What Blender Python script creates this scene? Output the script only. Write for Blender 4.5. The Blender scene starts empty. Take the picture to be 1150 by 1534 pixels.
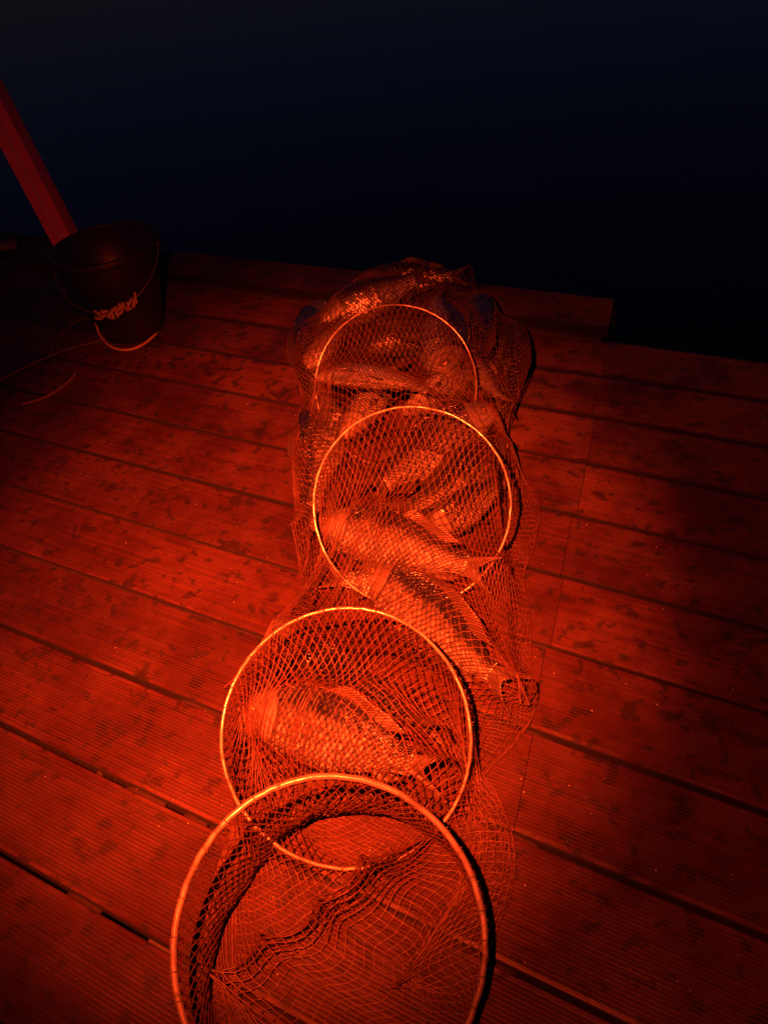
import bpy, math, random
import numpy as np
from mathutils import Matrix, Vector

random.seed(7)
rng = np.random.default_rng(11)
sc = bpy.context.scene
COL = sc.collection

# ------------------------------------------------------------------ camera
FPX, CX, CY = 1152.0, 575.0, 767.0          # focal length and centre in photo pixels
CAM = np.array([0.0, 0.0, 1.2])             # metres above the deck
AX = np.array([[0.8881, 0.4429, -0.1230],   # camera right
               [0.2221, -0.6478, -0.7287],  # camera down
               [-0.4024, 0.6199, -0.6737]])  # camera forward
_q, _r = np.linalg.qr(AX.T)
AX = (_q * np.sign(np.diag(_r))).T


def at(px, py, h=0.0):
    """world point on the horizontal plane z = h seen at a photo pixel"""
    d = AX.T @ np.array([(px - CX) / FPX, (py - CY) / FPX, 1.0])
    return CAM + d * ((h - CAM[2]) / d[2])


def depth_at(px, py, z):
    return CAM + z * (AX.T @ np.array([(px - CX) / FPX, (py - CY) / FPX, 1.0]))


cd = bpy.data.cameras.new('camera')
cam = bpy.data.objects.new('camera', cd)
COL.objects.link(cam)
m4 = Matrix(((AX[0][0], -AX[1][0], -AX[2][0], CAM[0]),
             (AX[0][1], -AX[1][1], -AX[2][1], CAM[1]),
             (AX[0][2], -AX[1][2], -AX[2][2], CAM[2]),
             (0, 0, 0, 1)))
cam.matrix_world = m4
cd.sensor_fit = 'HORIZONTAL'
cd.sensor_width = 36.0
cd.lens = 36.0 * FPX / 1150.0
cd.clip_start = 0.02
cd.clip_end = 3000.0
sc.camera = cam

# ------------------------------------------------------------------ sky, added blue fill, headlamp
world = bpy.data.worlds.new('World')
sc.world = world
world.use_nodes = True
wn = world.node_tree.nodes
sky = wn.new('ShaderNodeTexSky')
sky.sky_type = 'NISHITA'
sky.sun_disc = False
sky.sun_elevation = math.radians(1.0)
sky.sun_rotation = math.radians(160)
bg = wn['Background']
bg.inputs['Strength'].default_value = 0.032
tint = wn.new('ShaderNodeMix')
tint.data_type = 'RGBA'
tint.blend_type = 'MULTIPLY'
tint.inputs[0].default_value = 1.0
tint.inputs[7].default_value = (0.19, 0.22, 0.75, 1)
world.node_tree.links.new(sky.outputs[0], tint.inputs[6])
world.node_tree.links.new(tint.outputs[2], bg.inputs['Color'])

sun = bpy.data.lights.new('faint_blue_fill', 'SUN')  # added faint bluish sun lamp that tints the unlit edges
sun.energy = 0.002
sun.angle = math.radians(10)
sun.color = (0.6, 0.7, 1.0)
so = bpy.data.objects.new('faint_blue_fill', sun)
COL.objects.link(so)
so.rotation_euler = (math.radians(50), 0, math.radians(160))

# the red headlamp of the person who takes the picture: just above and left of the lens
# (a hot spot inside a wide spill, as its reflector throws it)
LPOS = CAM - AX[0] * 0.19 - AX[1] * 0.15 - AX[2] * 0.05
for nm, watts, size, target in (('headlamp_hot_spot', 1320.0, 57, (440, 915)), ('headlamp_spill', 88.0, 114, (640, 930))):
    lamp = bpy.data.lights.new(nm, 'SPOT')
    lamp.energy = watts
    lamp.color = (1.0, 0.060, 0.008)
    lamp.spot_size = math.radians(size)
    lamp.spot_blend = 1.0
    lamp.shadow_soft_size = 0.006
    lo = bpy.data.objects.new(nm, lamp)
    COL.objects.link(lo)
    lo.location = LPOS
    lo.rotation_euler = Vector(at(*target) - LPOS).to_track_quat('-Z', 'Y').to_euler()

sc.view_settings.view_transform = 'Standard'
sc.view_settings.look = 'None'
sc.view_settings.exposure = 0.0
sc.view_settings.gamma = 1.0


# ------------------------------------------------------------------ helpers
def mesh_obj(name, verts, faces, mat, parent=None, smooth=True, uvs=None):
    me = bpy.data.meshes.new(name)
    verts = np.asarray(verts, dtype=np.float32)
    if isinstance(faces, np.ndarray):
        k = faces.shape[1]
        n = len(faces)
        me.vertices.add(len(verts))
        me.vertices.foreach_set('co', verts.ravel())
        me.loops.add(n * k)
        me.loops.foreach_set('vertex_index', faces.astype(np.int32).ravel())
        me.polygons.add(n)
        me.polygons.foreach_set('loop_start', np.arange(0, n * k, k, dtype=np.int32))
        me.polygons.foreach_set('loop_total', np.full(n, k, dtype=np.int32))
        me.update(calc_edges=True)
        me.validate()
    else:
        me.from_pydata([tuple(map(float, v)) for v in verts], [], faces)
    if smooth:
        me.polygons.foreach_set('use_smooth', np.ones(len(me.polygons), dtype=bool))
    if uvs:
        li = np.zeros(len(me.loops), dtype=np.int32)
        me.loops.foreach_get('vertex_index', li)
        for un, uv in uvs.items():
            layer = me.uv_layers.new(name=un)
            layer.data.foreach_set('uv', np.asarray(uv, dtype=np.float32)[li].ravel())
    if mat:
        me.materials.append(mat)
    o = bpy.data.objects.new(name, me)
    COL.objects.link(o)
    if parent:
        o.parent = parent
    return o


def empty(name, loc=(0, 0, 0)):
    o = bpy.data.objects.new(name, None)
    o.empty_display_size = 0.05
    o.location = tuple(map(float, loc))
    COL.objects.link(o)
    return o


def tag(o, label=None, cat=None, group=None, kind=None):
    if label:
        o['label'] = label
    if cat:
        o['category'] = cat
    if group:
        o['group'] = group
    if kind:
        o['kind'] = kind
    return o


def tube(points, radius, sides=8, closed=False, caps=True):
    """verts, faces of a tube along points; radius may be a list"""
    P = np.asarray(points, float)
    n = len(P)
    rad = np.full(n, radius) if np.isscalar(radius) else np.asarray(radius, float)
    if closed:
        T = np.roll(P, -1, 0) - np.roll(P, 1, 0)
    else:
        T = np.gradient(P, axis=0)
    T /= np.linalg.norm(T, axis=1)[:, None] + 1e-12
    up = np.array([0, 0, 1.0])
    if abs(T[0] @ up) > 0.9:
        up = np.array([1.0, 0, 0])
    A = np.cross(T[0], up)
    V = []
    for i in range(n):
        A = A - T[i] * (A @ T[i])
        A /= np.linalg.norm(A)
        B = np.cross(T[i], A)
        for k in range(sides):
            t = 2 * math.pi * k / sides
            V.append(P[i] + rad[i] * (math.cos(t) * A + math.sin(t) * B))
    F = []
    m = n if closed else n - 1
    for i in range(m):
        j = (i + 1) % n
        for k in range(sides):
            k2 = (k + 1) % sides
            F.append((i * sides + k, i * sides + k2, j * sides + k2, j * sides + k))
    if caps and not closed:
        F.append(tuple(range(sides))[::-1])
        F.append(tuple((n - 1) * sides + k for k in range(sides)))
    return np.array(V), F


def spline(pts, n=60):
    """Catmull-Rom through points"""
    P = np.asarray(pts, float)
    P = np.vstack([2 * P[0] - P[1], P, 2 * P[-1] - P[-2]])
    out = []
    segs = len(P) - 3
    for i in range(segs):
        for t in np.linspace(0, 1, max(2, n // segs), endpoint=False):
            a, b, c, d = P[i:i + 4]
            out.append(0.5 * (2 * b + (c - a) * t + (2 * a - 5 * b + 4 * c - d) * t * t
                              + (3 * b - a - 3 * c + d) * t ** 3))
    out.append(P[-2])
    return np.array(out)


def lathe(profile, sides=48):
    V, F = [], []
    for r, z in profile:
        for k in range(sides):
            t = 2 * math.pi * k / sides
            V.append((r * math.cos(t), r * math.sin(t), z))
    for i in range(len(profile) - 1):
        for k in range(sides):
            k2 = (k + 1) % sides
            F.append((i * sides + k, i * sides + k2, (i + 1) * sides + k2, (i + 1) * sides + k))
    return np.array(V), F


# ------------------------------------------------------------------ materials
class NT:
    def __init__(self, name):
        self.m = bpy.data.materials.new(name)
        self.m.use_nodes = True
        self.t = self.m.node_tree
        self.b = self.t.nodes['Principled BSDF']

    def n(self, typ, **kw):
        nd = self.t.nodes.new(typ)
        for k, v in kw.items():
            setattr(nd, k, v)
        return nd

    def l(self, a, b):
        self.t.links.new(a, b)

    def set(self, **kw):
        for k, v in kw.items():
            self.b.inputs[k.replace('_', ' ')].default_value = v

    def math(self, op, a, b=None, c=None, clamp=False):
        nd = self.n('ShaderNodeMath', operation=op, use_clamp=clamp)
        for i, v in enumerate((a, b, c)):
            if v is None:
                continue
            if isinstance(v, (int, float)):
                nd.inputs[i].default_value = v
            else:
                self.l(v, nd.inputs[i])
        return nd.outputs[0]

    def noise(self, vec, scale, detail=3, rough=0.5):
        nd = self.n('ShaderNodeTexNoise')
        nd.inputs['Scale'].default_value = scale
        nd.inputs['Detail'].default_value = detail
        nd.inputs['Roughness'].default_value = rough
        if vec is not None:
            self.l(vec, nd.inputs['Vector'])
        return nd.outputs['Fac']

    def ramp(self, fac, stops):
        nd = self.n('ShaderNodeValToRGB')
        while len(nd.color_ramp.elements) < len(stops):
            nd.color_ramp.elements.new(0.5)
        for e, (p, c) in zip(nd.color_ramp.elements, stops):
            e.position = p
            e.color = (c, c, c, 1) if isinstance(c, (int, float)) else (*c, 1)
        self.l(fac, nd.inputs['Fac'])
        return nd.outputs['Color']

    def mix(self, fac, a, b, blend='MIX'):
        nd = self.n('ShaderNodeMix', data_type='RGBA', blend_type=blend)
        for s, v in ((0, fac), (6, a), (7, b)):
            if isinstance(v, (int, float)):
                nd.inputs[s].default_value = v
            elif isinstance(v, tuple):
                nd.inputs[s].default_value = (*v, 1)
            else:
                self.l(v, nd.inputs[s])
        return nd.outputs[2]

    def mapping(self, vec, scale):
        nd = self.n('ShaderNodeMapping')
        nd.inputs['Scale'].default_value = scale
        self.l(vec, nd.inputs['Vector'])
        return nd.outputs[0]

    def bump(self, h, strength, dist, normal=None):
        nd = self.n('ShaderNodeBump')
        nd.inputs['Strength'].default_value = strength
        nd.inputs['Distance'].default_value = dist
        self.l(h, nd.inputs['Height'])
        if normal is not None:
            self.l(normal, nd.inputs['Normal'])
        return nd.outputs[0]


def mat_deck():
    k = NT('weathered_deck_board')
    geo = k.n('ShaderNodeNewGeometry').outputs['Position']
    oi = k.n('ShaderNodeObjectInfo').outputs['Random']
    offs = k.n('ShaderNodeVectorMath', operation='ADD')
    cmb = k.n('ShaderNodeCombineXYZ')
    k.l(k.math('MULTIPLY', oi, 31.0), cmb.inputs[0])
    k.l(k.math('MULTIPLY', oi, 17.0), cmb.inputs[2])
    k.l(geo, offs.inputs[0])
    k.l(cmb.outputs[0], offs.inputs[1])
    gworld = geo
    geo = offs.outputs[0]
    streak = k.noise(k.mapping(geo, (3.0, 160.0, 30.0)), 1.0, 4, 0.6)
    blotch = k.noise(gworld, 4.2, 7, 0.66)
    fine = k.noise(geo, 140.0, 3, 0.6)
    spots = k.noise(geo, 34.0, 2, 0.45)
    spots2 = k.noise(k.mapping(geo, (1.0, 1.6, 1.0)), 15.0, 4, 0.6)
    base = k.mix(k.ramp(streak, [(0.3, 0.0), (0.7, 1.0)]), (0.052, 0.017, 0.010), (0.108, 0.036, 0.021))
    base = k.mix(k.ramp(blotch, [(0.40, 0.0), (0.60, 1.0)]), k.mix(1.0, base, (0.58, 0.57, 0.56), 'MULTIPLY'), base)
    base = k.mix(k.math('MULTIPLY', oi, 0.8), base, k.mix(1.0, base, (0.55, 0.55, 0.55), 'MULTIPLY'))
    dk = k.ramp(spots, [(0.60, 0.0), (0.655, 0.85)])
    dk2 = k.ramp(spots2, [(0.585, 0.0), (0.66, 0.8)])
    base = k.mix(dk, base, (0.015, 0.011, 0.008))
    base = k.mix(dk2, base, (0.016, 0.012, 0.01))
    base = k.mix(k.ramp(fine, [(0.25, 0.35), (0.6, 0.0)]), base, (0.015, 0.012, 0.01))
    k.l(base, k.b.inputs['Base Color'])
    r = k.ramp(blotch, [(0.40, 0.27), (0.58, 0.62)])
    k.l(k.mix(dk2, r, (0.28, 0.28, 0.28)), k.b.inputs['Roughness'])
    n1 = k.bump(fine, 0.35, 0.0012)
    k.l(k.bump(streak, 0.35, 0.0012, n1), k.b.inputs['Normal'])
    return k.m


def mat_simple(name, col, rough=0.6, metal=0.0, var=0.3, scale=40.0, bump=0.2, dist=0.001, **kw):
    k = NT(name)
    tc = k.n('ShaderNodeTexCoord').outputs['Object']
    nz = k.noise(tc, scale, 4, 0.6)
    dark = tuple(c * (1 - var) for c in col)
    k.l(k.mix(k.ramp(nz, [(0.3, 0.0), (0.7, 1.0)]), dark, col), k.b.inputs['Base Color'])
    k.set(Roughness=rough, Metallic=metal, **kw)
    if bump:
        k.l(k.bump(nz, bump, dist), k.b.inputs['Normal'])
    return k.m


def mat_water():
    k = NT('lake_water')
    geo = k.n('ShaderNodeNewGeometry').outputs['Position']
    k.set(Base_Color=(0.002, 0.003, 0.006, 1), Roughness=0.12, IOR=1.33)
    a = k.noise(k.mapping(geo, (1.0, 1.7, 1.0)), 1.3, 4, 0.55)
    b = k.noise(geo, 7.0, 3, 0.5)
    n1 = k.bump(a, 0.25, 0.03)
    k.l(k.bump(b, 0.2, 0.004, n1), k.b.inputs['Normal'])
    return k.m


def mat_fish():
    k = NT('wet_carp_skin')
    uvs = k.n('ShaderNodeUVMap', uv_map='scale').outputs[0]
    uvb = k.n('ShaderNodeUVMap', uv_map='body').outputs[0]
    s1 = k.n('ShaderNodeSeparateXYZ')
    k.l(uvs, s1.inputs[0])
    s2 = k.n('ShaderNodeSeparateXYZ')
    k.l(uvb, s2.inputs[0])
    x, h = s2.outputs[0], s2.outputs[1]
    oi = k.n('ShaderNodeObjectInfo').outputs['Random']
    a, b = s1.outputs[0], s1.outputs[1]
    warp = k.math('MULTIPLY', k.math('SUBTRACT', k.noise(uvs, 0.55, 3, 0.6), 0.5), 0.9)
    warp2 = k.math('MULTIPLY', k.math('SUBTRACT', k.noise(uvb, 14.0, 2, 0.5), 0.5), 0.9)
    p = k.math('ADD', k.math('ADD', a, b), warp)
    q = k.math('ADD', k.math('SUBTRACT', a, b), warp2)
    fp, fq = k.math('FRACT', p), k.math('FRACT', q)
    # rounded rear edge of the overlapping scales
    d2 = k.math('SQRT', k.math('ADD', k.math('POWER', fp, 2.6), k.math('POWER', fq, 2.6)))
    edge = k.math('MAXIMUM', fp, fq)
    # head mask: gill cover ends in an arc
    gill = k.math('ADD', x, k.math('MULTIPLY', k.math('POWER', h, 2.0), 0.045))
    body = k.ramp(gill, [(0.205, 0.0), (0.222, 1.0)])
    cell = k.n('ShaderNodeCombineXYZ')
    k.l(k.math('FLOOR', p), cell.inputs[0])
    k.l(k.math('FLOOR', q), cell.inputs[1])
    k.l(oi, cell.inputs[2])
    wn_ = k.n('ShaderNodeTexWhiteNoise', noise_dimensions='3D')
    k.l(cell.outputs[0], wn_.inputs['Vector'])
    rnd = wn_.outputs['Value']
    soft = k.noise(uvb, 9.0, 4, 0.6)
    hh = k.math('ADD', h, k.math('MULTIPLY', k.math('SUBTRACT', soft, 0.5), 0.5))
    hmap = k.math('MULTIPLY_ADD', hh, 0.5, 0.5)
    base = k.ramp(hmap, [(0.08, (0.33, 0.33, 0.30)), (0.42, (0.35, 0.345, 0.28)),
                         (0.62, (0.24, 0.215, 0.15)), (0.80, (0.045, 0.038, 0.025))])
    mott = k.ramp(k.noise(uvb, 22.0, 5, 0.7), [(0.38, 0.0), (0.62, 1.0)])
    headc = k.mix(mott, (0.045, 0.038, 0.026), k.mix(0.5, base, (0.16, 0.14, 0.10)))
    # rim of the inner gill plate, and the mouth slit
    ring_ = k.math('ABSOLUTE', k.math('SUBTRACT', gill, 0.150))
    headc = k.mix(k.ramp(ring_, [(0.003, 0.5), (0.012, 0.0)]), headc, (0.012, 0.010, 0.007))
    eyed = k.math('SQRT', k.math('ADD', k.math('POWER', k.math('MULTIPLY', k.math('SUBTRACT', x, 0.085), 1.0), 2.0),
                                 k.math('POWER', k.math('MULTIPLY', k.math('SUBTRACT', h, 0.30), 0.06), 2.0)))
    headc = k.mix(k.ramp(eyed, [(0.017, 0.8), (0.030, 0.0)]), headc, (0.02, 0.016, 0.012))
    mth = k.math('MULTIPLY', k.ramp(x, [(0.030, 1.0), (0.040, 0.0)]), k.ramp(k.math('ABSOLUTE', k.math('ADD', h, 0.25)), [(0.05, 1.0), (0.16, 0.0)]))
    headc = k.mix(mth, headc, (0.008, 0.006, 0.005))
    gslit = k.ramp(k.math('ABSOLUTE', k.math('SUBTRACT', gill, 0.214)), [(0.003, 0.9), (0.010, 0.0)])
    # each scale: pale middle, dark pocket round it
    cm = k.math('MULTIPLY', k.math('MULTIPLY', fp, k.math('SUBTRACT', 1.0, fp)), k.math('MULTIPLY', fq, k.math('SUBTRACT', 1.0, fq)))
    glow = k.math('POWER', k.math('MULTIPLY', cm, 16.0), 0.80)
    glow = k.math('MULTIPLY', glow, k.math('MULTIPLY_ADD', rnd, 0.75, 0.55))
    dull = k.ramp(k.noise(uvb, 6.0, 3, 0.6), [(0.35, 0.55), (0.65, 1.0)])
    glow = k.math('MULTIPLY', glow, dull, clamp=True)
    scl = k.mix(glow, k.mix(1.0, base, (0.05, 0.04, 0.03), 'MULTIPLY'), base)
    base = k.mix(body, headc, scl)
    base = k.mix(gslit, base, (0.012, 0.009, 0.007))
    k.l(base, k.b.inputs['Base Color'])
    rr = k.math('ADD', k.math('MULTIPLY_ADD', rnd, 0.18, 0.17), k.math('MULTIPLY', k.math('SUBTRACT', 1.0, body), 0.25))
    k.l(rr, k.b.inputs['Roughness'])
    k.set(Specular_IOR_Level=0.8, Coat_Weight=1.0, Coat_Roughness=0.15)
    k.l(k.math('MULTIPLY', body, 0.18), k.b.inputs['Metallic'])
    # shingle relief with each scale tilted a little its own way
    ramp_up = k.math('MULTIPLY', k.math('ADD', fp, fq), 0.5)
    drop = k.ramp(edge, [(0.86, 1.0), (1.0, 0.0)])
    tilt = k.math('MULTIPLY', k.math('SUBTRACT', rnd, 0.5), k.math('MULTIPLY', k.math('SUBTRACT', fp, fq), 1.0))
    rel = k.math('MULTIPLY', k.math('ADD', k.math('MULTIPLY', ramp_up, drop), tilt), body)
    fine = k.noise(uvs, 3.0, 3, 0.6)
    n1 = k.bump(fine, 0.25, 0.0015)
    bn = k.bump(rel, 0.9, 0.0026, n1)
    k.l(bn, k.b.inputs['Normal'])
    k.l(bn, k.b.inputs['Coat Normal'])
    k.l(k.math('MULTIPLY_ADD', body, 0.75, 0.25), k.b.inputs['Coat Weight'])
    return k.m


def mat_fin():
    k = NT('carp_fin')
    uv = k.n('ShaderNodeUVMap', uv_map='fin').outputs[0]
    s = k.n('ShaderNodeSeparateXYZ')
    k.l(uv, s.inputs[0])
    rays = k.math('SINE', k.math('MULTIPLY', s.outputs[0], 2 * math.pi * 19))
    r01 = k.math('MULTIPLY_ADD', rays, 0.5, 0.5)
    k.l(k.mix(r01, (0.022, 0.015, 0.010), (0.065, 0.045, 0.028)), k.b.inputs['Base Color'])
    k.set(Roughness=0.35)
    k.l(k.bump(r01, 0.6, 0.001), k.b.inputs['Normal'])
    return k.m


M_DECK = mat_deck()
M_GROOVE = mat_simple('dirt_in_grooves', (0.032, 0.012, 0.008), 0.8, var=0.6, scale=30, bump=0.3)
M_SIDE = mat_simple('black_board_edge', (0.005, 0.003, 0.002), 0.9, var=0.5, bump=0.2)  # near-black board sides and ends, so the gaps read black
M_DIRT = mat_simple('packed_dirt', (0.022, 0.011, 0.007), 0.9, var=0.6, scale=60, bump=0.6, dist=0.003)
M_WET = mat_simple('dark_joist', (0.05, 0.04, 0.03), 0.7)
M_WATER = mat_water()
def mat_ring():
    k = NT('patchy_steel_ring')
    tc = k.n('ShaderNodeTexCoord').outputs['Object']
    g1 = k.noise(tc, 7.0, 3, 0.6)
    g2 = k.noise(tc, 55.0, 4, 0.65)
    dull_patch = k.math('ADD', k.ramp(g1, [(0.42, 0.0), (0.60, 0.75)]), k.ramp(g2, [(0.52, 0.0), (0.66, 0.6)]), clamp=True)  # random dark patches in the colour stand in for a broken highlight
    k.l(k.mix(dull_patch, (0.32, 0.28, 0.22), (0.07, 0.05, 0.035)), k.b.inputs['Base Color'])
    k.l(k.ramp(dull_patch, [(0.0, 0.20), (0.8, 0.55)]), k.b.inputs['Roughness'])
    k.l(k.ramp(dull_patch, [(0.0, 0.65), (0.8, 0.10)]), k.b.inputs['Metallic'])
    k.l(k.bump(g2, 0.25, 0.0008), k.b.inputs['Normal'])
    return k.m


M_RING = mat_ring()
M_NET = mat_simple('net_twine', (0.085, 0.038, 0.025), 0.5, var=0.5, scale=25, bump=0.0)
M_LASH = mat_simple('dark_lashing', (0.10, 0.08, 0.06), 0.7, var=0.5, scale=90, bump=0.0)
M_FISH = mat_fish()
M_FIN = mat_fin()
M_EYE = mat_simple('fish_eye', (0.30, 0.20, 0.06), 0.12, var=0.5, scale=80, bump=0.0)
M_PUPIL = mat_simple('fish_pupil', (0.006, 0.005, 0.005), 0.06, bump=0.0)
M_BUCKET = mat_simple('black_bucket_plastic', (0.022, 0.018, 0.022), 0.45, var=0.4, scale=18, bump=0.15, dist=0.002)
M_WIRE = mat_simple('bucket_wire', (0.12, 0.11, 0.11), 0.45, 0.4, bump=0.0)
M_ROPE = mat_simple('pale_rope', (0.50, 0.32, 0.11), 0.8, var=0.4, scale=160, bump=0.5, dist=0.002)
M_ROPE_DULL = mat_simple('dark_rope', (0.13, 0.07, 0.035), 0.85, var=0.5, scale=160, bump=0.5, dist=0.002)  # darker rope colour, used where no material is passed
M_POST = mat_simple('painted_post', (0.78, 0.13, 0.16), 0.55, var=0.35, scale=9, bump=0.2, dist=0.002)
M_BLOCK = mat_simple('bare_timber', (0.20, 0.13, 0.10), 0.7, var=0.4, scale=14, bump=0.3, dist=0.002)

# ------------------------------------------------------------------ water
v, f = [], []
water = mesh_obj('water', [(-600, -300, -0.42), (600, -300, -0.42), (600, 900, -0.42), (-600, 900, -0.42)],
                 [(0, 1, 2, 3)], M_WATER, smooth=False)
tag(water, 'still black lake water beyond the dock', None, kind='structure')

# ------------------------------------------------------------------ dock
PITCH, GAP, Y0 = 0.1817, 0.0080, 0.144
dock = empty('dock')
tag(dock, 'reeded timber dock lit red by a headlamp', None, kind='structure')


def joint_x(y):
    """the slightly skewed joint between the two dock sections"""
    return -0.173 - (y - 0.38) * 0.158


def board_profile(width, grooves=26):
    pts = []
    e = 0.008
    pts.append((0.0, -0.003))
    pts.append((0.002, -0.0006))
    pts.append((e, 0.0))
    w = (width - 2 * e) / grooves
    for g in range(grooves):
        y = e + g * w
        pts += [(y + w * 0.16, -0.0002), (y + w * 0.30, -0.0026), (y + w * 0.62, -0.0026), (y + w * 0.78, 0.0)]
    pts.append((width - e, 0.0))
    pts.append((width - 0.002, -0.0006))
    pts.append((width, -0.003))
    pts.append((width, -0.028))
    pts.append((0.0, -0.028))
    return pts


def build_board(y, x0a, x0b, x1a, x1b, zoff, tilt, nseg=14):
    """x0a/x0b: start x at the near and far edge, x1a/x1b: end x"""
    W = PITCH - GAP
    prof = board_profile(W)
    n = len(prof)
    V = []
    ph = random.uniform(0, 6)
    for s in range(nseg + 1):
        t = s / nseg
        for (py, pz) in prof:
            k = py / W
            xa = x0a + (x0b - x0a) * k
            xb = x1a + (x1b - x1a) * k
            x = xa + (xb - xa) * t
            wob = 0.0012 * math.sin(x * 3.1 + ph) + 0.0006 * math.sin(x * 8.3 + 2 * ph)
            V.append((x, y + py + 0.0008 * math.sin(x * 5 + ph), pz + zoff + tilt * (k - 0.5) + wob))
    F = []
    for s in range(nseg):
        for i in range(n):
            j = (i + 1) % n
            F.append((s * n + i, (s + 1) * n + i, (s + 1) * n + j, s * n + j))
    F.append(tuple(range(n)))
    F.append(tuple(nseg * n + i for i in range(n))[::-1])
    o = mesh_obj('deck_board', V, F, M_DECK, dock, smooth=False)
    o.data.materials.append(M_GROOVE)
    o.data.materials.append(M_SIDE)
    mi = []
    for s in range(nseg):
        for i in range(n):
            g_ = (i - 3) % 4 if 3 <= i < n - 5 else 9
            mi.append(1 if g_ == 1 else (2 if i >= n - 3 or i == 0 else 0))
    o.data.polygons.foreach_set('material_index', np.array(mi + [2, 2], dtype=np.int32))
    return o


edges = []
for kk in range(-7, 10):
    y = Y0 + kk * PITCH + GAP / 2
    y2 = y + PITCH - GAP
    st = random.uniform(-0.006, 0.006)
    g = 0.0005
    build_board(y, -5.0, -5.0, joint_x(y) + st - g, joint_x(y2) + st - g, random.uniform(-0.0012, 0.0012),
                random.uniform(-0.0012, 0.0012), 26)
    build_board(y, joint_x(y) + st + g, joint_x(y2) + st + g, 3.2, 3.2, random.uniform(-0.0012, 0.0012),
                random.uniform(-0.0012, 0.0012), 16)
    edges.append(y - GAP / 2)
# raised edge board at the far rim of the left section
ye = Y0 + 10 * PITCH
build_board(ye + 0.004, -5.0, -5.0, joint_x(ye) - 0.004, joint_x(ye + PITCH) - 0.004, 0.036, 0.0, 26).name = 'edge_board'


def box_vf(x0, x1, y0, y1, z0, z1):
    V = [(x0, y0, z0), (x1, y0, z0), (x1, y1, z0), (x0, y1, z0), (x0, y0, z1), (x1, y0, z1), (x1, y1, z1), (x0, y1, z1)]
    F = [(0, 3, 2, 1), (4, 5, 6, 7), (0, 1, 5, 4), (1, 2, 6, 5), (2, 3, 7, 6), (3, 0, 4, 7)]
    return V, F


for jx in (-4.4, -3.6, -2.8, -2.0, -1.25, -0.62, 0.35, 1.1, 1.9, 2.7):
    V, F = box_vf(jx - 0.03, jx + 0.03, -1.1, Y0 + 10 * PITCH - 0.02, -0.16, -0.031)
    mesh_obj('joist', V, F, M_WET, dock, smooth=False)
V, F = box_vf(-5.0, joint_x(ye) - 0.02, ye - 0.012, ye + PITCH - 0.02, -0.17, 0.0045)
mesh_obj('edge_beam', V, F, M_WET, dock, smooth=False)
V, F = box_vf(joint_x(ye) + 0.0, 3.2, ye - 0.05, ye - 0.012, -0.17, -0.031)
mesh_obj('edge_beam', V, F, M_WET, dock, smooth=False)


def dirt_strip(seam_k, xa, xb):
    """dirt and leaf litter packed into the gap between two boards"""
    y = Y0 + seam_k * PITCH
    n = max(4, int(abs(xb - xa) / 0.012))
    V, F = [], []
    for i in range(n + 1):
        x = xa + (xb - xa) * i / n
        e = min(i, n - i) / 3.0
        top = -0.0042 - 0.006 * max(0, 1 - e) + random.uniform(-0.0016, 0.0008)
        V += [(x, y - GAP / 2 - 0.0006, top + random.uniform(-.0008, .0008)), (x, y, top + random.uniform(-.0006, .0012)),
              (x, y + GAP / 2 + 0.0006, top), (x, y, -0.024)]
    for i in range(n):
        a, b = i * 4, (i + 1) * 4
        F += [(a, b, b + 1, a + 1), (a + 1, b + 1, b + 2, a + 2), (a + 2, b + 2, b + 3, a + 3), (a + 3, b + 3, b, a)]
    F += [(0, 1, 2, 3), (n * 4 + 3, n * 4 + 2, n * 4 + 1, n * 4)]
    mesh_obj('gap_dirt', V, F, M_DIRT, dock)


def px_on_seam(px, seam_k):
    """x where the seam crosses a photo column"""
    y = Y0 + seam_k * PITCH
    lo_, hi = 0.0, 3000.0
    best = None
    for py in range(300, 1700, 2):
        p = at(px, py)
        if best is None or abs(p[1] - y) < best[0]:
            best = (abs(p[1] - y), p[0])
    return best[1]


for sk, spans in {0: [(97, 146), (262, 770)], 1: [(-60, -10), (141, 149), (187, 243), (272, 306), (312, 772)],
                  2: [(266, 806)], 3: [(-20, 830)], 4: [(-30, 860)]}.items():
    for a_, b_ in spans:
        xa, xb = px_on_seam(a_, sk), px_on_seam(b_, sk)
        if sk == 0 and b_ > 600:
            xb = joint_x(Y0) + 0.05
        dirt_strip(sk, xa, xb)

# ------------------------------------------------------------------ fish
BX = np.array([0, .012, .03, .07, .12, .17, .205, .212, .3, .4, .5, .6, .7, .78, .845])
BT = np.array([.004, .024, .037, .059, .078, .100, .112, .110, .130, .134, .123, .100, .071, .051, .047])
BB = np.array([-.018, -.034, -.043, -.058, -.072, -.090, -.101, -.099, -.116, -.121, -.112, -.090, -.060, -.044, -.042])
BY = np.array([.008, .025, .035, .049, .058, .069, .076, .072, .081, .081, .073, .056, .037, .022, .013])


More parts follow.
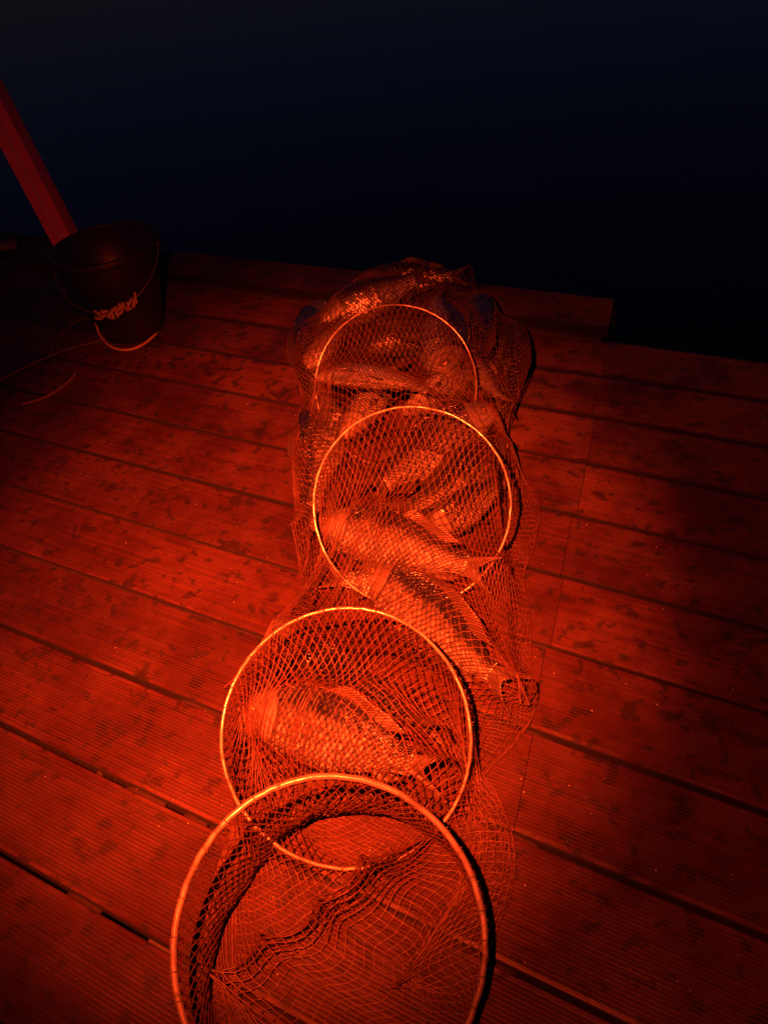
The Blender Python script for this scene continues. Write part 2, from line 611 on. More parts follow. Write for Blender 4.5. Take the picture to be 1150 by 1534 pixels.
class Fish:
    def __init__(self, head, tail, dorsal, bend, deep=1.0):
        self.head = np.asarray(head, float)
        self.tail = np.asarray(tail, float)
        ch = np.linalg.norm(self.tail - self.head)
        self.bend = bend if abs(bend) > 1e-3 else 1e-3   # total turn over the length, radians
        # unit-length bent end points
        h0, t0 = self._bend(np.array([[0.0, 0, 0], [1.0, 0, 0]]), 1.0)
        self.L = ch / np.linalg.norm(t0 - h0)
        d = (t0 - h0) / np.linalg.norm(t0 - h0)
        self.h0 = h0 * self.L
        self.Rz = np.array([[d[0], d[1], 0], [-d[1], d[0], 0], [0, 0, 1.0]])
        X = (self.tail - self.head) / ch
        Z = np.asarray(dorsal, float)
        Z = Z - X * (Z @ X)
        Z /= np.linalg.norm(Z)
        Y = np.cross(Z, X)
        self.R = np.stack([X, Y, Z], 1)
        self.deep = deep

    def _bend(self, p, L):
        k = self.bend / L
        x = p[:, 0] - 0.45 * L
        r = 1.0 / k
        a = k * x
        return np.stack([(r - p[:, 1]) * np.sin(a), r - (r - p[:, 1]) * np.cos(a), p[:, 2]], 1)

    def fwd(self, p):
        p = np.asarray(p, float)
        b = self._bend(p, self.L) - self.h0
        return self.head + (b @ self.Rz.T) @ self.R.T


def fin_grid(root, tip, nr=16, nt=7, thick=0.0009, ruffle=0.004, ph=0.0):
    """root(u), tip(u) -> local points; returns a thin closed sheet with ray ridges"""
    V, UV = [], []
    us = np.linspace(0, 1, nr)
    for side in (1, -1):
        for u in us:
            a, b = np.asarray(root(u), float), np.asarray(tip(u), float)
            for j in range(nt):
                t = j / (nt - 1)
                p = a + (b - a) * t
                p = p + np.array([0, ruffle * t * math.sin(u * 9 + ph) + side * thick * (1.15 - t), 0])
                V.append(p)
                UV.append((u, t))
    F = []
    o2 = nr * nt
    for i in range(nr - 1):
        for j in range(nt - 1):
            a = i * nt + j
            F.append((a, a + 1, a + nt + 1, a + nt))
            F.append((o2 + a, o2 + a + nt, o2 + a + nt + 1, o2 + a + 1))
    for i in range(nr - 1):
        a = i * nt + nt - 1
        F.append((a, o2 + a, o2 + a + nt, a + nt))
    for j in range(nt - 1):
        F.append((j, o2 + j, o2 + j + 1, j + 1))
        e = (nr - 1) * nt + j
        F.append((e, e + 1, o2 + e + 1, o2 + e))
    return np.array(V), F, UV


def build_fish(fi, label, name='carp'):
    L = fi.L
    base = fi.fwd([[0.4 * L, 0, 0]])[0]
    base[2] = 0
    root = empty(name, base)
    tag(root, label, 'fish', 'carp heaped in the keepnet')
    NX, NTH = 64, 40
    xs = np.concatenate([np.linspace(0, 0.03, 6)[:-1], np.linspace(0.03, 0.845, NX - 5)])
    V, UVS, UVB = [], [], []
    for x in xs:
        t = np.interp(x, BX, BT) * L * fi.deep
        b = np.interp(x, BX, BB) * L * fi.deep
        y = np.interp(x, BX, BY) * L
        zc, az = (t + b) / 2, (t - b) / 2
        for k in range(NTH):
            th = 2 * math.pi * (k + 0.5) / NTH
            cy, sz = math.sin(th), math.cos(th)
            # flatter flanks
            e = 0.97
            yy = y * math.copysign(abs(cy) ** e, cy)
            zz = zc + az * math.copysign(abs(sz) ** 0.95, sz)
            # mouth slit and lips
            if x < 0.03:
                zz += -0.004 * L * (1 - x / 0.03)
            V.append((x * L, yy, zz))
            g = th / math.pi if th <= math.pi else 2 - th / math.pi   # 0 dorsal .. 1 ventral
            UVS.append((x * 37.0, g * 11.0 + (0 if th <= math.pi else 40)))
            UVB.append((x, sz))
    V = fi.fwd(V) - base
    F = []
    for i in range(len(xs) - 1):
        for k in range(NTH):
            k2 = (k + 1) % NTH
            F.append((i * NTH + k, (i + 1) * NTH + k, (i + 1) * NTH + k2, i * NTH + k2))
    F.append(tuple(range(NTH)))
    F.append(tuple((len(xs) - 1) * NTH + k for k in range(NTH))[::-1])
    mesh_obj('body', V, F, M_FISH, root, uvs={'scale': UVS, 'body': UVB})
    ph = random.uniform(0, 6)

    def fin(nm, r, tp, **kw):
        V, F, UV = fin_grid(r, tp, ph=ph, **kw)
        mesh_obj(nm, fi.fwd(V * L) - base, F, M_FIN, root, uvs={'fin': UV})

    D = fi.deep
    top = lambda x: np.interp(x, BX, BT) * D
    bot = lambda x: np.interp(x, BX, BB) * D
    # tail fin: forked
    fin('tail_fin', lambda u: (0.835, 0, (u - 0.5) * 0.085),
        lambda u: (0.90 + 0.11 * abs(2 * u - 1) ** 1.4, 0, (u - 0.5) * 0.19), nr=22, ruffle=0.012)
    # long dorsal fin, high in front
    fin('dorsal_fin', lambda u: (0.36 + 0.34 * u, 0, top(0.36 + 0.34 * u) - 0.006),
        lambda u: (0.44 + 0.35 * u, 0, top(0.36 + 0.34 * u) + 0.030 * (1 - u) ** 1.2 * min(1, u * 6 + 0.15) + 0.012), nr=24, ruffle=0.012)
    fin('anal_fin', lambda u: (0.66 + 0.08 * u, 0, bot(0.66 + 0.08 * u) + 0.004),
        lambda u: (0.73 + 0.09 * u, 0, bot(0.66 + 0.08 * u) - 0.035 * (1 - u * 0.75)), nr=12, ruffle=0.006)
    for s in (-1, 1):
        yr = np.interp(0.225, BX, BY) * 0.72
        fin('pectoral_fin', lambda u: (0.215 + 0.02 * u, s * (yr + 0.003 * u), -0.068 - 0.018 * u),
            lambda u: (0.30 + 0.075 * math.sin(u * 2.6), s * (yr + 0.012 - 0.004 * u), -0.072 - 0.055 * u), nr=12, ruffle=0.006)
        yr2 = np.interp(0.44, BX, BY) * 0.45
        fin('pelvic_fin', lambda u: (0.43 + 0.03 * u, s * yr2, bot(0.44) * 0.90),
            lambda u: (0.50 + 0.07 * math.sin(u * 2.6), s * (yr2 + 0.012), bot(0.44) - 0.008 - 0.025 * u), nr=10, ruffle=0.006)
        # eye
        ex, ez = 0.085, 0.022
        c = fi.fwd([[ex * L, s * np.interp(ex, BX, BY) * L * 0.86, ez * L]])[0]
        c2 = fi.fwd([[ex * L, s * (np.interp(ex, BX, BY) * L * 0.86 + 0.01), ez * L]])[0]
        nrm = (c2 - c) / np.linalg.norm(c2 - c)
        Q = Vector(nrm).to_track_quat('Z', 'Y').to_matrix()
        re = 0.0165 * L
        ev, ef = lathe([(0.0001, re * 0.62), (re * 0.45, re * 0.56), (re * 0.8, re * 0.35), (re, 0), (re * 1.02, -re * 0.4)], 16)
        eye = mesh_obj('eye', [c - base + np.array(Q @ Vector(p)) for p in ev], ef, M_EYE, root)
        pv, pf = lathe([(0.0001, re * 0.70), (re * 0.40, re * 0.62), (re * 0.48, re * 0.45)], 14)
        mesh_obj('pupil', [c - base + np.array(Q @ Vector(p)) for p in pv], pf, M_PUPIL, eye)
        # barbel at the mouth corner
        pts = [(0.030, s * 0.024, -0.022), (0.034, s * 0.033, -0.036), (0.045, s * 0.036, -0.050)]
        bv, bf = tube(fi.fwd(spline(np.array(pts) * L, 8)) - base, np.linspace(0.0017, 0.0005, 9)[:len(spline(np.array(pts) * L, 8))], 5)
        mesh_obj('barbel', bv, bf, M_FIN, root)
    return root


AWAY = (-0.35, 0.60, 0.55)       # dorsal side turned away from the lens and up
UP = (0, 0, 1.0)
# head pixel, head height, tail pixel, tail height, dorsal, bend, deepness, label
FISH = [
    ((356, 1058), .120, (668, 1165), .085, (-0.30, 0.62, 0.75), -0.30, 1.45,
     'bright scaled carp lying across inside the second ring from the mouth, head left'),
    ((410, 930), .050, (665, 1105), .050, (0.25, -0.20, 0.95), 0.20, 1.2,
     'dark backed carp upright in shadow just behind the bright carp of the second ring'),
    ((548, 850), .050, (780, 1045), .035, (0.70, 0.50, 0.65), 0.20, 1.2,
     'carp running diagonally under net at the right behind the second ring'),
    ((466, 779), .110, (745, 862), .075, (-0.25, 0.70, 0.70), -0.20, 1.2,
     'brightest lit carp across the lower half of the third ring, head left'),
    ((702, 908), .040, (478, 860), .055, (-0.30, 0.75, 0.60), 0.15, 1.15,
     'carp half hidden below the brightest carp at the bottom of the third ring'),
    ((738, 612), .120, (545, 745), .135, (-0.50, 0.45, 0.70), 0.25, 1.2,
     'scaly carp slanting down left in the upper half of the third ring'),
    ((757, 662), .075, (572, 780), .150, (0.05, 0.55, 0.85), -0.45, 1.05,
     'shadowed carp whose tail lies over the middle of the third ring'),
    ((632, 803), .090, (772, 708), .060, (-0.20, 0.50, 0.80), 0.20, 1.2,
     'smooth headed carp at the right side of the third ring, head left'),
    ((490, 592), .095, (458, 800), .050, (-0.6, -0.1, 0.70), -0.20, 1.15,
     'carp bulging the net outward at the left beside the third ring'),
    ((486, 452), .115, (467, 636), .055, (-0.6, 0.1, 0.70), 0.15, 1.15,
     'carp standing steeply in the net at the far left of the heap'),
    ((476, 566), .205, (672, 600), .190, (-0.20, 0.70, -0.25), 0.60, 1.1,
     'pale curved carp under the fourth ring with its head to the left'),
    ((512, 655), .120, (600, 530), .130, (-0.75, -0.2, -0.15), -0.20, 1.05,
     'pale carp pointing down between third and fourth rings'),
    ((668, 570), .165, (650, 425), .180, (0.75, 0.1, 0.35), 0.15, 1.1,
     'scaled carp on its side at the right inside the fourth ring'),
    ((478, 482), .140, (650, 405), .185, (-0.40, 0.45, 0.80), -0.25, 1.15,
     'carp under net along the upper left rim of the heap'),
    ((530, 425), .175, (705, 412), .150, (-0.20, 0.50, 0.85), -0.20, 1.05,
     'carp along the very top of the heap nearest the dock edge'),
    ((715, 440), .120, (700, 610), .080, (0.70, 0.35, 0.55), 0.25, 1.1,
     'carp in shadow at the right flank of the heap'),
    ((755, 480), .060, (752, 640), .035, (0.75, -0.2, 0.60), -0.2, 1.1,
     'carp pressed against net at the far right end of the heap'),
    ((604, 622), .150, (742, 545), .120, (0.20, 0.35, -0.50), 0.25, 1.1,
     'pale bellied carp slanting up right between third and fourth rings'),
    ((672, 508), .170, (760, 610), .070, (0.60, 0.40, -0.10), 0.20, 1.1,
     'carp sliding down the right shoulder of the heap beside the fourth ring'),
    ((452, 560), .100, (520, 470), .150, (-0.75, 0.20, 0.30), 0.20, 1.15,
     'carp filling the left shoulder of the heap beside the fourth ring'),
    ((560, 470), .170, (672, 520), .150, (0.10, 0.60, -0.30), -0.25, 1.1,
     'pale carp just below the top of the fourth ring'),
    ((445, 672), .080, (520, 610), .120, (-0.60, 0.10, 0.50), 0.20, 1.1,
     'short carp at the left between third and fourth rings'),
    ((550, 520), .090, (720, 480), .080, (-0.30, 0.50, 0.80), 0.1, 1.15,
     'scaled carp deep in the heap seen through the fourth ring'),
]
fishes, fish_roots = [], []
for (hp, hh, tp, th, dv, bd, dp, lab) in FISH:
    fi = Fish(at(*hp, hh), at(*tp, th), dv, bd, dp * (1.10 if hp[1] < 700 else 1.0))
    fishes.append(fi)
    fish_roots.append(build_fish(fi, lab))

# ------------------------------------------------------------------ keepnet
RAD = 0.2
keep = empty('keepnet', at(497, 1400))
tag(keep, 'long ringed keepnet lying on the dock full of carp', 'fishing net')
KO = np.array(keep.location)
rings = []
# centre pixel, depth, tilt added to the facing direction (degrees), tube radius
for (px, py, z, dpitch, rr) in ((497, 1404, 1.000, -7, .0046), (523, 1107, 1.245, 0, .0031),
                                (616, 757, 1.546, 5, .0028), (594, 590, 1.870, 3, .0026)):
    c = depth_at(px, py, z)
    d = c - CAM
    az = math.atan2(d[1], d[0])
    pit = math.asin(-d[2] / np.linalg.norm(d)) + math.radians(dpitch)
    nrm = np.array([math.cos(pit) * math.cos(az), math.cos(pit) * math.sin(az), -math.sin(pit)])
    side = np.cross(nrm, [0, 0, 1.0])
    side /= np.linalg.norm(side)
    upv = np.cross(side, nrm)
    low = c[2] - RAD * upv[2]
    if low < 0.012:
        c[2] += 0.012 - low
    rings.append((c, side, upv, rr))


def ring_pts(r, n, off=0.0, rad=RAD):
    c, s, u, _ = r
    t = 2 * math.pi * (np.arange(n) + off) / n
    return c + rad * (np.cos(t)[:, None] * s + np.sin(t)[:, None] * u)


for ri, r in enumerate(rings):
    n = 120
    pts = ring_pts(r, n) + rng.normal(0, 0.0003, (n, 3))
    ta = 2 * math.pi * np.arange(n) / n                 # hoops are never quite round or flat
    pts = pts + (r[0] - pts) * (0.012 * np.sin(2 * ta + ri) + 0.006 * np.sin(3 * ta + 2 * ri))[:, None] + np.cross(r[1], r[2])[None] * (0.003 * np.sin(2 * ta + 1.3 * ri))[:, None]
    if ri == 3:
        pts = ring_pts(r, n, rad=RAD - 0.006) + rng.normal(0, 0.0003, (n, 3)) - np.array([0, 0, 0.006])
    V, F = tube(pts - KO, r[3], 10, closed=True)
    ro = mesh_obj('ring', V, F, M_RING, keep)
    if ri == 0:
        ro['label'] = 'thick front ring at the mouth of the net'
    # lashings that tie the netting to the ring
    cnt = 34 if ri == 0 else 26
    LV, LF = [], []
    for i in range(cnt):
        t0 = (i + rng.uniform(-0.3, 0.3)) / cnt * n
        P0 = []
        for q in range(9):
            a = 2 * math.pi * q / 8
            tt = (t0 + 0.5 * q / 8) / n * 2 * math.pi
            cc, s, u, rr = r
            rd = math.cos(tt) * s + math.sin(tt) * u
            nn = np.cross(s, u)
            P0.append(cc + RAD * rd + (rr + 0.0009) * (math.cos(a) * rd + math.sin(a) * nn))
        v_, f_ = tube(np.array(P0) - KO, 0.0009, 4)
        LF += [tuple(k + len(LV) for k in ff) for ff in f_]
        LV += list(v_)
    lo_ = mesh_obj('lashing', LV, LF, M_LASH, ro)
    lo_['kind'] = 'stuff'

# ---- netting: knots and bars of a diamond mesh, let down over rings, fish and deck
BAR, MC = 0.0160, 80
SEC = [46, 58, 56, 84]
N = sum(SEC) + 1
ringrow = [0, SEC[0], SEC[0] + SEC[1], sum(SEC[:3])]
ENDP = at(655, 440, 0.0) + np.array([0, 0, 0.02])
FR = []                                        # centre, side, up of every row
for i in range(N):
    for sidx in range(3, -1, -1):
        if i >= ringrow[sidx]:
            break
    tt = (i - ringrow[sidx]) / SEC[sidx]
    c, s, u, _ = rings[sidx]
    if sidx < 3:
        c2, s2, u2, _ = rings[sidx + 1]
        cen, lat, upv = c * (1 - tt) + c2 * tt, s * (1 - tt) + s2 * tt, u * (1 - tt) + u2 * tt
        sn = math.sin(math.pi * tt)
        w = RAD * (1 + sn * (0.38, 0.85, 0.9)[sidx])
        hgt = RAD * (1 + sn * 0.25)
    else:
        cen = c * (1 - tt) + (ENDP + np.array([0, 0, 0.05])) * tt + np.array([0, 0, 0.04 * math.sin(math.pi * tt)])
        lat, upv = s, u * (1 - tt) + np.array([0, 0, 1.0]) * tt
        w = (0.2 + 0.20 * min(1.0, tt / 0.16) ** 0.7) * (1 - tt ** 6) + 0.004
        hgt = (0.2 + 0.04 * min(1.0, tt / 0.2)) * (1 - tt ** 6) + 0.004
    lat = lat / np.linalg.norm(lat)
    upv = upv - lat * (upv @ lat)
    upv = upv / np.linalg.norm(upv)
    FR.append((cen, lat, upv, w, hgt))
CEN = np.array([q[0] for q in FR])
LAT = np.array([q[1] for q in FR])
UPV = np.array([q[2] for q in FR])
NRM = np.cross(LAT, UPV)
# how far the fish reach from the axis, by row and direction: the net starts outside all of them
NB = 36
REACH = np.zeros((N, NB))
for fi in fishes:
    smp = []
    for x in np.linspace(0.0, 0.99, 30):
        t = np.interp(x, BX, BT) * fi.deep + max(0, x - 0.84) * 0.35
        bt = np.interp(x, BX, BB) * fi.deep - max(0, x - 0.84) * 0.35
        yy = np.interp(x, BX, BY)
        for a_ in np.linspace(0, 2 * math.pi, 14, endpoint=False):
            smp.append((x, yy * math.sin(a_), (t + bt) / 2 + (t - bt) / 2 * math.cos(a_)))
    S = fi.fwd(np.array(smp) * fi.L)
    rel = S[:, None, :] - CEN[None]
    dist = np.abs((rel * NRM[None]).sum(2))
    la, ua = (rel * LAT[None]).sum(2), (rel * UPV[None]).sum(2)
    rho = np.hypot(la, ua)
    dist[rho > 0.5] = 9
    row = dist.argmin(1)
    ar = np.arange(len(S))
    bi = (np.floor(np.arctan2(ua[ar, row], la[ar, row]) / (2 * math.pi) * NB).astype(int)) % NB
    np.maximum.at(REACH, (row, bi), np.where(dist[ar, row] < 0.05, rho[ar, row], 0))
for _k in range(3):
    REACH = np.maximum(REACH, np.maximum(np.roll(REACH, 1, 1), np.roll(REACH, -1, 1)) * 0.97)
    R2 = REACH.copy()
    R2[1:] = np.maximum(R2[1:], REACH[:-1] * 0.97)
    R2[:-1] = np.maximum(R2[:-1], REACH[1:] * 0.97)
    REACH = R2
P = np.zeros((N, MC, 3))
wob = rng.normal(0, 1, (4, 5))
for i in range(N):
    cen, lat, upv, w, hgt = FR[i]
    t = 2 * math.pi * (np.arange(MC) + 0.5 * (i % 2)) / MC
    dirx, diry = np.cos(t), np.sin(t)
    r0 = 1.0 / np.sqrt((dirx / w) ** 2 + (diry / hgt) ** 2)
    fold = sum(0.020 * wob[k % 4, k] * np.sin((k + 2) * t + i * (0.06 + 0.03 * k) + 2.1 * k) for k in range(5))
    r0 = r0 * (1 + fold)
    rb = np.interp((t / (2 * math.pi) * NB - 0.5) % NB, np.arange(NB + 1), np.append(REACH[i], REACH[i, 0]))
    endf = 1.0 if i < N - 14 else max(0.0, (N - 1 - i) / 14.0)
    r0 = np.maximum(r0, np.where(rb > 0, rb + 0.012, 0) * endf)
    P[i] = cen + (r0 * dirx)[:, None] * lat + (r0 * diry)[:, None] * upv
P += rng.normal(0, 0.0015, P.shape)
for k, rw in enumerate(ringrow):
    rp = ring_pts(rings[k], MC, 0.5 * (rw % 2))
    sl = slice(0, MC) if k < 2 else (slice(6, 35) if k == 2 else slice(8, 33))
    P[rw, sl] = rp[sl]
P[-1] = ENDP
P[..., 2] = np.maximum(P[..., 2], 0.004)

# places where the slack net is caught up in a gather
PINS = []
for q_ in range(4):                          # a raised pleat inside the mouth
    f_ = q_ / 3
    PINS.append((37 - int(round(22 * f_)), 61 - int(round(10 * f_)), 545 - 245 * f_, 1286 + 162 * f_, .125 - .085 * f_))
PINS += [(36, 62, 551, 1290, .118), (38, 60, 540, 1281, .128), (18, 67, 585, 1480, .02)]
for q_ in range(9):                          # the bunch at the right behind the second ring
    PINS.append((64 + q_, (79 + (q_ * 5) % 5) % MC, 786 + 8 * math.sin(q_ * 2.1), 1050 + 8 * math.cos(q_ * 1.7), .014 + .003 * q_))
PINS.append((72, 39, 335, 1030, .02))
idx = np.arange(N * MC).reshape(N, MC)
rows = np.arange(N - 1)
JA = idx[1:, :]                                    # same column below
shift = np.where(rows % 2 == 0, -1, 1)             # the other strand
JB = np.stack([np.roll(idx[i + 1], 1 if i % 2 == 0 else -1) for i in rows])
up_rows = idx[:-1, :]
JBinv = np.stack([np.roll(idx[i], -1 if i % 2 == 0 else 1) for i in rows])   # for the lower knots: the upper knot of strand B
W = np.ones((N, MC))
for k_, rw in enumerate(ringrow):
    if k_ < 2:
        W[rw] = 0
    else:      # the far rings sit inside the sagging bag, which hangs on their upper arcs
        W[rw, (6 if k_ == 2 else 8):(35 if k_ == 2 else 33)] = 0
W[-1] = 0
for (rw, cl, px_, py_, h_) in PINS:
    W[rw, cl % MC] = 0
    P[rw, cl % MC] = at(px_, py_, h_)
Wf = W.ravel()
X = P.reshape(-1, 3).copy()
FIXED = X[Wf == 0].copy()
fixm = Wf == 0
V_ = np.zeros_like(X)
# the heap of fish as a height field that carries the upper side of the net
GX0, GY0, GS = -1.75, 0.0, 0.005
HG = np.zeros((int(2.2 / GS), int(2.5 / GS)))
for root_ in fish_roots:
    lo0 = np.array(root_.location)
    for ch in root_.children:
        if ch.name.split('.')[0] in ('eye', 'barbel', 'pectoral_fin', 'pelvic_fin'):
            continue
        co = np.zeros(len(ch.data.vertices) * 3, dtype=np.float32)
        ch.data.vertices.foreach_get('co', co)
        co = co.reshape(-1, 3) + lo0
        gi = np.clip(((co[:, 0] - GX0) / GS).astype(int), 0, HG.shape[0] - 1)
        gj = np.clip(((co[:, 1] - GY0) / GS).astype(int), 0, HG.shape[1] - 1)
        np.maximum.at(HG, (gi, gj), co[:, 2])
for _k in range(2):
    hm = HG.copy()
    for ax_ in (0, 1):
        hm = np.maximum(hm, np.maximum(np.roll(HG, 1, ax_), np.roll(HG, -1, ax_)))
    HG = np.where(HG > 0, np.maximum(HG, hm * 0.9), hm)
for _k in range(3):
    HG = (HG * 2 + np.roll(HG, 1, 0) + np.roll(HG, -1, 0) + np.roll(HG, 1, 1) + np.roll(HG, -1, 1)) / 6


def heap(p):
    i_ = np.clip(((p[:, 0] - GX0) / GS).astype(int), 0, HG.shape[0] - 1)
    j_ = np.clip(((p[:, 1] - GY0) / GS).astype(int), 0, HG.shape[1] - 1)
    return HG[i_, j_]


colang = np.tile(np.arange(MC) / MC * 360, (N, 1)).ravel()
TOPK = np.nonzero(((colang < 204) | (colang > 336)) & (Wf > 0))[0]
STEPS = 420
for step in range(STEPS):
    old = X.copy()
    V_[:, 2] -= 0.00022
    X = X + V_ * Wf[:, None]
    for it in range(4):
        G = X.reshape(N, MC, 3)
        U = G[:-1]
        La = G[1:]
        Lb = X[JB]
        corr = np.zeros_like(G)
        for Lx, isB in ((La, False), (Lb, True)):
            d = Lx - U
            ln = np.sqrt((d * d).sum(2)) + 1e-9
            ex = ln - BAR
            ex = np.where(ex > 0, ex, ex * 0.12)
            g = d * (0.5 * ex / ln)[..., None]
            corr[:-1] += g
            if isB:
                gf = g.reshape(-1, 3)
                # lower knot (i+1, j) receives from the upper knot JBinv[i, j]
                corr[1:] -= gf[JBinv]
            else:
                corr[1:] -= g
        X = X + (corr * 0.42).reshape(-1, 3) * Wf[:, None]
    hf = heap(X[TOPK]) + 0.0025
    under = X[TOPK, 2] < hf
    tk = TOPK[under]
    X[tk, 2] = hf[under]
    X[fixm] = FIXED
    lowm = X[:, 2] < 0.0022
    X[lowm, 2] = 0.0022
    V_ = (X - old) * 0.93
    V_[lowm] *= 0.25
    V_[tk] *= 0.55
    sp = np.linalg.norm(V_, axis=1)
    big = sp > 0.006
    V_[big] *= (0.006 / sp[big])[:, None]
for _k in range(5):                          # twine is stiff: even out the kinks
    G = X.reshape(N, MC, 3)
    nb = np.zeros_like(G)
    nb[:-1] += G[1:] + X[JB]
    nb[1:] += G[:-1] + X[JBinv]
    cnt_ = np.full((N, 1, 1), 4.0)
    cnt_[0] = cnt_[-1] = 2.0
    nb = nb / cnt_
    X = X + ((nb - G) * 0.45).reshape(-1, 3) * Wf[:, None]
    hf = heap(X[TOPK]) + 0.0025
    under = X[TOPK, 2] < hf
    X[TOPK[under], 2] = hf[under]
    X[:, 2] = np.maximum(X[:, 2], 0.0022)
X[:, 2] += rng.uniform(0, 0.0008, len(X)) * Wf

# bars as thin four-sided twine
e0 = np.concatenate([up_rows.ravel(), up_rows.ravel()])
e1 = np.concatenate([JA.ravel(), JB.ravel()])
A_, B_ = X[e0], X[e1]
d = B_ - A_
ln = np.linalg.norm(d, axis=1)
ok = ln > 0.0012
A_, B_, d, ln = A_[ok], B_[ok], d[ok], ln[ok]
d = d / ln[:, None]
ref = np.tile([0.31, 0.17, 0.93], (len(d), 1))
n1 = np.cross(d, ref)
n1 /= np.linalg.norm(n1, axis=1)[:, None]
n2 = np.cross(d, n1)
rowid = (e0 // MC)[ok]
TW = np.where(rowid < SEC[0], 0.00115, np.where(rowid < SEC[0] + 6, 0.0010, 0.00078))[:, None]   # heavier twine in the mouth panel
ext = d * 0.0006
corners = []
Mid = (A_ + B_) / 2 + np.stack([rng.normal(0, .0005, len(d)), rng.normal(0, .0005, len(d)),
                               -np.clip(0.5 * (BAR - ln), 0, 0.003)], 1)
Mid[:, 2] = np.maximum(Mid[:, 2], 0.0012)
for base_, sgn, r_ in ((A_ - ext, -1, TW * 1.25), (Mid, 0, TW * 0.9), (B_ + ext, 1, TW * 1.25)):
    for k in range(4):
        t = math.pi / 2 * k
        corners.append(base_ + r_ * (math.cos(t) * n1 + math.sin(t) * n2))
VV = np.stack(corners, 1)                 # (n, 12, 3)
ne = len(VV)
quads = []
for lev in (0, 4):
    for k in range(4):
        k2 = (k + 1) % 4
        quads.append([lev + k, lev + k2, lev + 4 + k2, lev + 4 + k])
quads = np.array(quads)
FF = (np.arange(ne)[:, None, None] * 12 + quads[None]).reshape(-1, 4)
net = mesh_obj('netting', VV.reshape(-1, 3) - KO, FF, M_NET, keep)
net['kind'] = 'stuff'

# ------------------------------------------------------------------ bucket, rope, post, block
bp = at(203, 493)
bucket = empty('bucket', bp)
tag(bucket, 'black plastic bucket with wire handle standing at the left of the dock', 'bucket')
BH, RB, RT = 0.30, 0.100, 0.165
V, F = lathe([(0.0005, 0.006), (RB - .01, 0.006), (RB - .004, 0.0), (RB, 0.004), (RB + (RT - RB) * .86, BH * .86),
              (RT - .006, BH * .90), (RT, BH), (RT - .004, BH), (RB + (RT - RB) * .5 - .004, BH * .5), (RB - .004, 0.012), (0.0005, 0.012)], 56)
mesh_obj('body', V, F, M_BUCKET, bucket)
V, F = lathe([(RT - .001, BH - .022), (RT + .006, BH - .020), (RT + .007, BH - .002), (RT + .003, BH + .004), (RT - .004, BH + .003), (RT - .005, BH - .008)], 56)
mesh_obj('rim', V, F, M_BUCKET, bucket)
rgt = AX[0].copy()
rgt[2] = 0
rgt /= np.linalg.norm(rgt)
tow = np.array([rgt[1], -rgt[0], 0])
hpts = []
for a in np.linspace(0, math.pi, 41):
    hpts.append(np.array([0, 0, BH - .02]) + rgt * (RT + .008) * math.cos(a) + tow * (RT * 1.04) * math.sin(a)
                + np.array([0, 0, -0.125 * math.sin(a)]))
V, F = tube(hpts, 0.0028, 8)
hd = mesh_obj('handle', V, F, M_WIRE, bucket)
for s in (-1, 1):
    V, F = tube([np.array([0, 0, BH - .02]) + s * rgt * (RT - .002), np.array([0, 0, BH - .02]) + s * rgt * (RT + .014)], 0.014, 12)
    mesh_obj('handle_lug', V, F, M_BUCKET, bucket)


def rope(name, pts, r, label, m=None):
    P_ = spline(pts, max(120, 4 * len(pts)))
    rr = r * (1 + 0.10 * np.sin(np.arange(len(P_)) * 1.9))
    b0 = P_[0].copy()
    V, F = tube(P_ - b0, rr, 8)
    o = mesh_obj(name, V, F, m or M_ROPE_DULL)
    o.location = b0
    return tag(o, label, 'rope')


hc = bp + hpts[20]
kn = []
for a in np.linspace(0, 1, 70):
    base_ = bp + hpts[int(12 + abs(1 - 2 * a) * 10)]
    kn.append(base_ + tow * (0.012 + 0.008 * math.sin(a * 83)) + np.array([0, 0, 0.013 * math.cos(a * 61) + 0.004 * math.sin(a * 29)]))
kn += [at(146, 466, .10), at(143, 480, .06), at(151, 504, .014), at(168, 520, .006), at(191, 524, .006), at(214, 516, .006), at(236, 498, .006)]
rope('rope', kn, 0.0042, 'pale rope knotted on the bucket handle and curling round its base', M_ROPE)
rope('rope', [at(-60, 600, .006), at(0, 569, .006), at(60, 540, .006), at(105, 522, .006), at(150, 510, .006), at(168, 500, .006)], 0.0032,
     'rope running left along the deck from the bucket')
rope('rope', [at(34, 606, .005), at(70, 594, .005), at(100, 574, .005), at(113, 560, .005)], 0.004,
     'short rope end on the deck nearest the left edge of the picture')
rope('rope', [at(150, 478, .03), at(122, 478, .012), at(104, 489, .005), at(84, 510, .005), at(76, 530, .005)], 0.004,
     'thin dark rope loop left of the bucket base')

# post: stands behind the bucket at the dock edge
pb = at(148, 452, 0.0)
top_ = None
best = None
for hgt in np.linspace(0.2, 2.0, 400):       # a point of the post seen at the left rim of the picture
    for ln_ in np.linspace(-0.3, 0.3, 61):
        p = pb + rgt * ln_ * hgt + np.array([0, 0, hgt])
        q = AX @ (p - CAM)
        e = abs(CX + FPX * q[0] / q[2] - 20) + abs(CY + FPX * q[1] / q[2] - 208)
        if best is None or e < best[0]:
            best = (e, ln_)
lean = best[1]
axis = rgt * lean + np.array([0, 0, 1.0])
axis /= np.linalg.norm(axis)
post = empty('post', pb)
tag(post, 'red painted square post rising behind the bucket', 'post')
tw2 = np.cross(axis, rgt)
tw2 /= np.linalg.norm(tw2)
rg2 = np.cross(tw2, axis)
h2 = 0.036
prof = [(-h2, -h2), (-.004, -h2), (-.002, -h2 + .005), (.002, -h2 + .005), (.004, -h2), (h2 - .004, -h2), (h2, -h2 + .004),
        (h2, h2), (-h2, h2)]
if tw2 @ (CAM - pb) > 0:
    tw2 = -tw2
V, F = [], []
lv = np.linspace(-0.5, 1.6, 12)
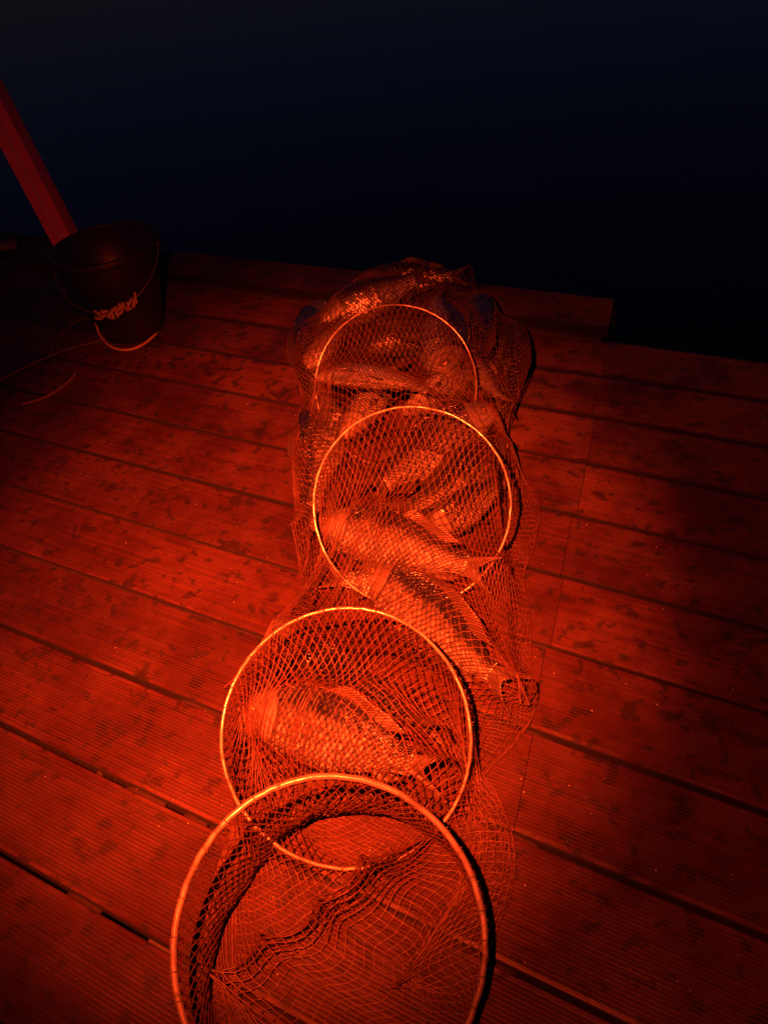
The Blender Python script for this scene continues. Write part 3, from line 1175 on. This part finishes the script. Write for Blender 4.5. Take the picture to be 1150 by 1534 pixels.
for t in lv:
    for (a, b) in prof:
        V.append(axis * t + rg2 * a + tw2 * b)
n = len(prof)
for i in range(len(lv) - 1):
    for k in range(n):
        F.append((i * n + k, i * n + (k + 1) % n, (i + 1) * n + (k + 1) % n, (i + 1) * n + k))
F += [tuple(range(n))[::-1], tuple((len(lv) - 1) * n + k for k in range(n))]
mesh_obj('shaft', V, F, M_POST, post, smooth=False)
bv = []
for t in (-0.4, 1.58):
    for a, b in ((-.0025, -h2 + .004), (.0025, -h2 + .004), (.0025, -h2 - .0015), (-.0025, -h2 - .0015)):
        bv.append(axis * t + rg2 * a + tw2 * b)
M_BEAD = mat_simple('pale_paint_line', (0.75, 0.40, 0.36), 0.5, var=0.4, scale=30, bump=0.0)
mesh_obj('bead', bv, [(0, 1, 5, 4), (1, 2, 6, 5), (2, 3, 7, 6), (3, 0, 4, 7), (3, 2, 1, 0), (4, 5, 6, 7)], M_BEAD, post, smooth=False)
tv, tf = [], []
for t, s in ((1.6, 1.12), (1.615, 1.12), (1.64, 0.2)):
    for (a, b) in ((-1, -1), (1, -1), (1, 1), (-1, 1)):
        tv.append(axis * t + h2 * s * (a * rg2 + b * tw2))
for i in range(2):
    for k in range(4):
        tf.append((i * 4 + k, i * 4 + (k + 1) % 4, (i + 1) * 4 + (k + 1) % 4, (i + 1) * 4 + k))
tf += [(0, 1, 2, 3)[::-1], (8, 9, 10, 11)]
mesh_obj('cap', tv, tf, M_POST, post, smooth=False)

# small timber end at the left edge
bl = at(10, 372, 0.03)
V, F = tube(spline([bl + rgt * -0.16, bl, bl + rgt * 0.05 + np.array([0, 0, .012])], 12), 0.030, 10)
blk = mesh_obj('mooring_block', V - bl, F, M_BLOCK)
blk.location = bl
tag(blk, 'small worn timber end at the left edge above the ropes', 'timber')

# fish scales and grit shed on the boards
V, F = [], []
for _ in range(170):
    px_, py_ = rng.uniform(20, 1130), rng.uniform(560, 1500)
    if rng.uniform() < 0.5:
        px_ = np.clip(rng.normal(590, 190), 20, 1130)
    c_ = at(px_, py_, 0.0022)
    a_, r_ = rng.uniform(0, 6.28), rng.uniform(0.0008, 0.0028)
    n0 = len(V)
    tl = rng.uniform(-0.4, 0.4)
    for q_ in range(6):
        t_ = a_ + q_ * math.pi / 3
        V.append(c_ + np.array([r_ * math.cos(t_), r_ * 0.8 * math.sin(t_), r_ * tl * math.cos(t_ - a_) + 0.0006]))
    V.append(c_ + np.array([0, 0, 0.0014]))
    V.append(c_)
    for q_ in range(6):
        F.append((n0 + q_, n0 + (q_ + 1) % 6, n0 + 6))
        F.append((n0 + (q_ + 1) % 6, n0 + q_, n0 + 7))
M_SCALE = mat_simple('shed_scale', (0.30, 0.25, 0.18), 0.25, var=0.5, bump=0.0)
shed = mesh_obj('shed_scales', V, F, M_SCALE)
tag(shed, 'tiny shed fish scales and grit scattered over the dock boards', 'fish scales', kind='stuff')
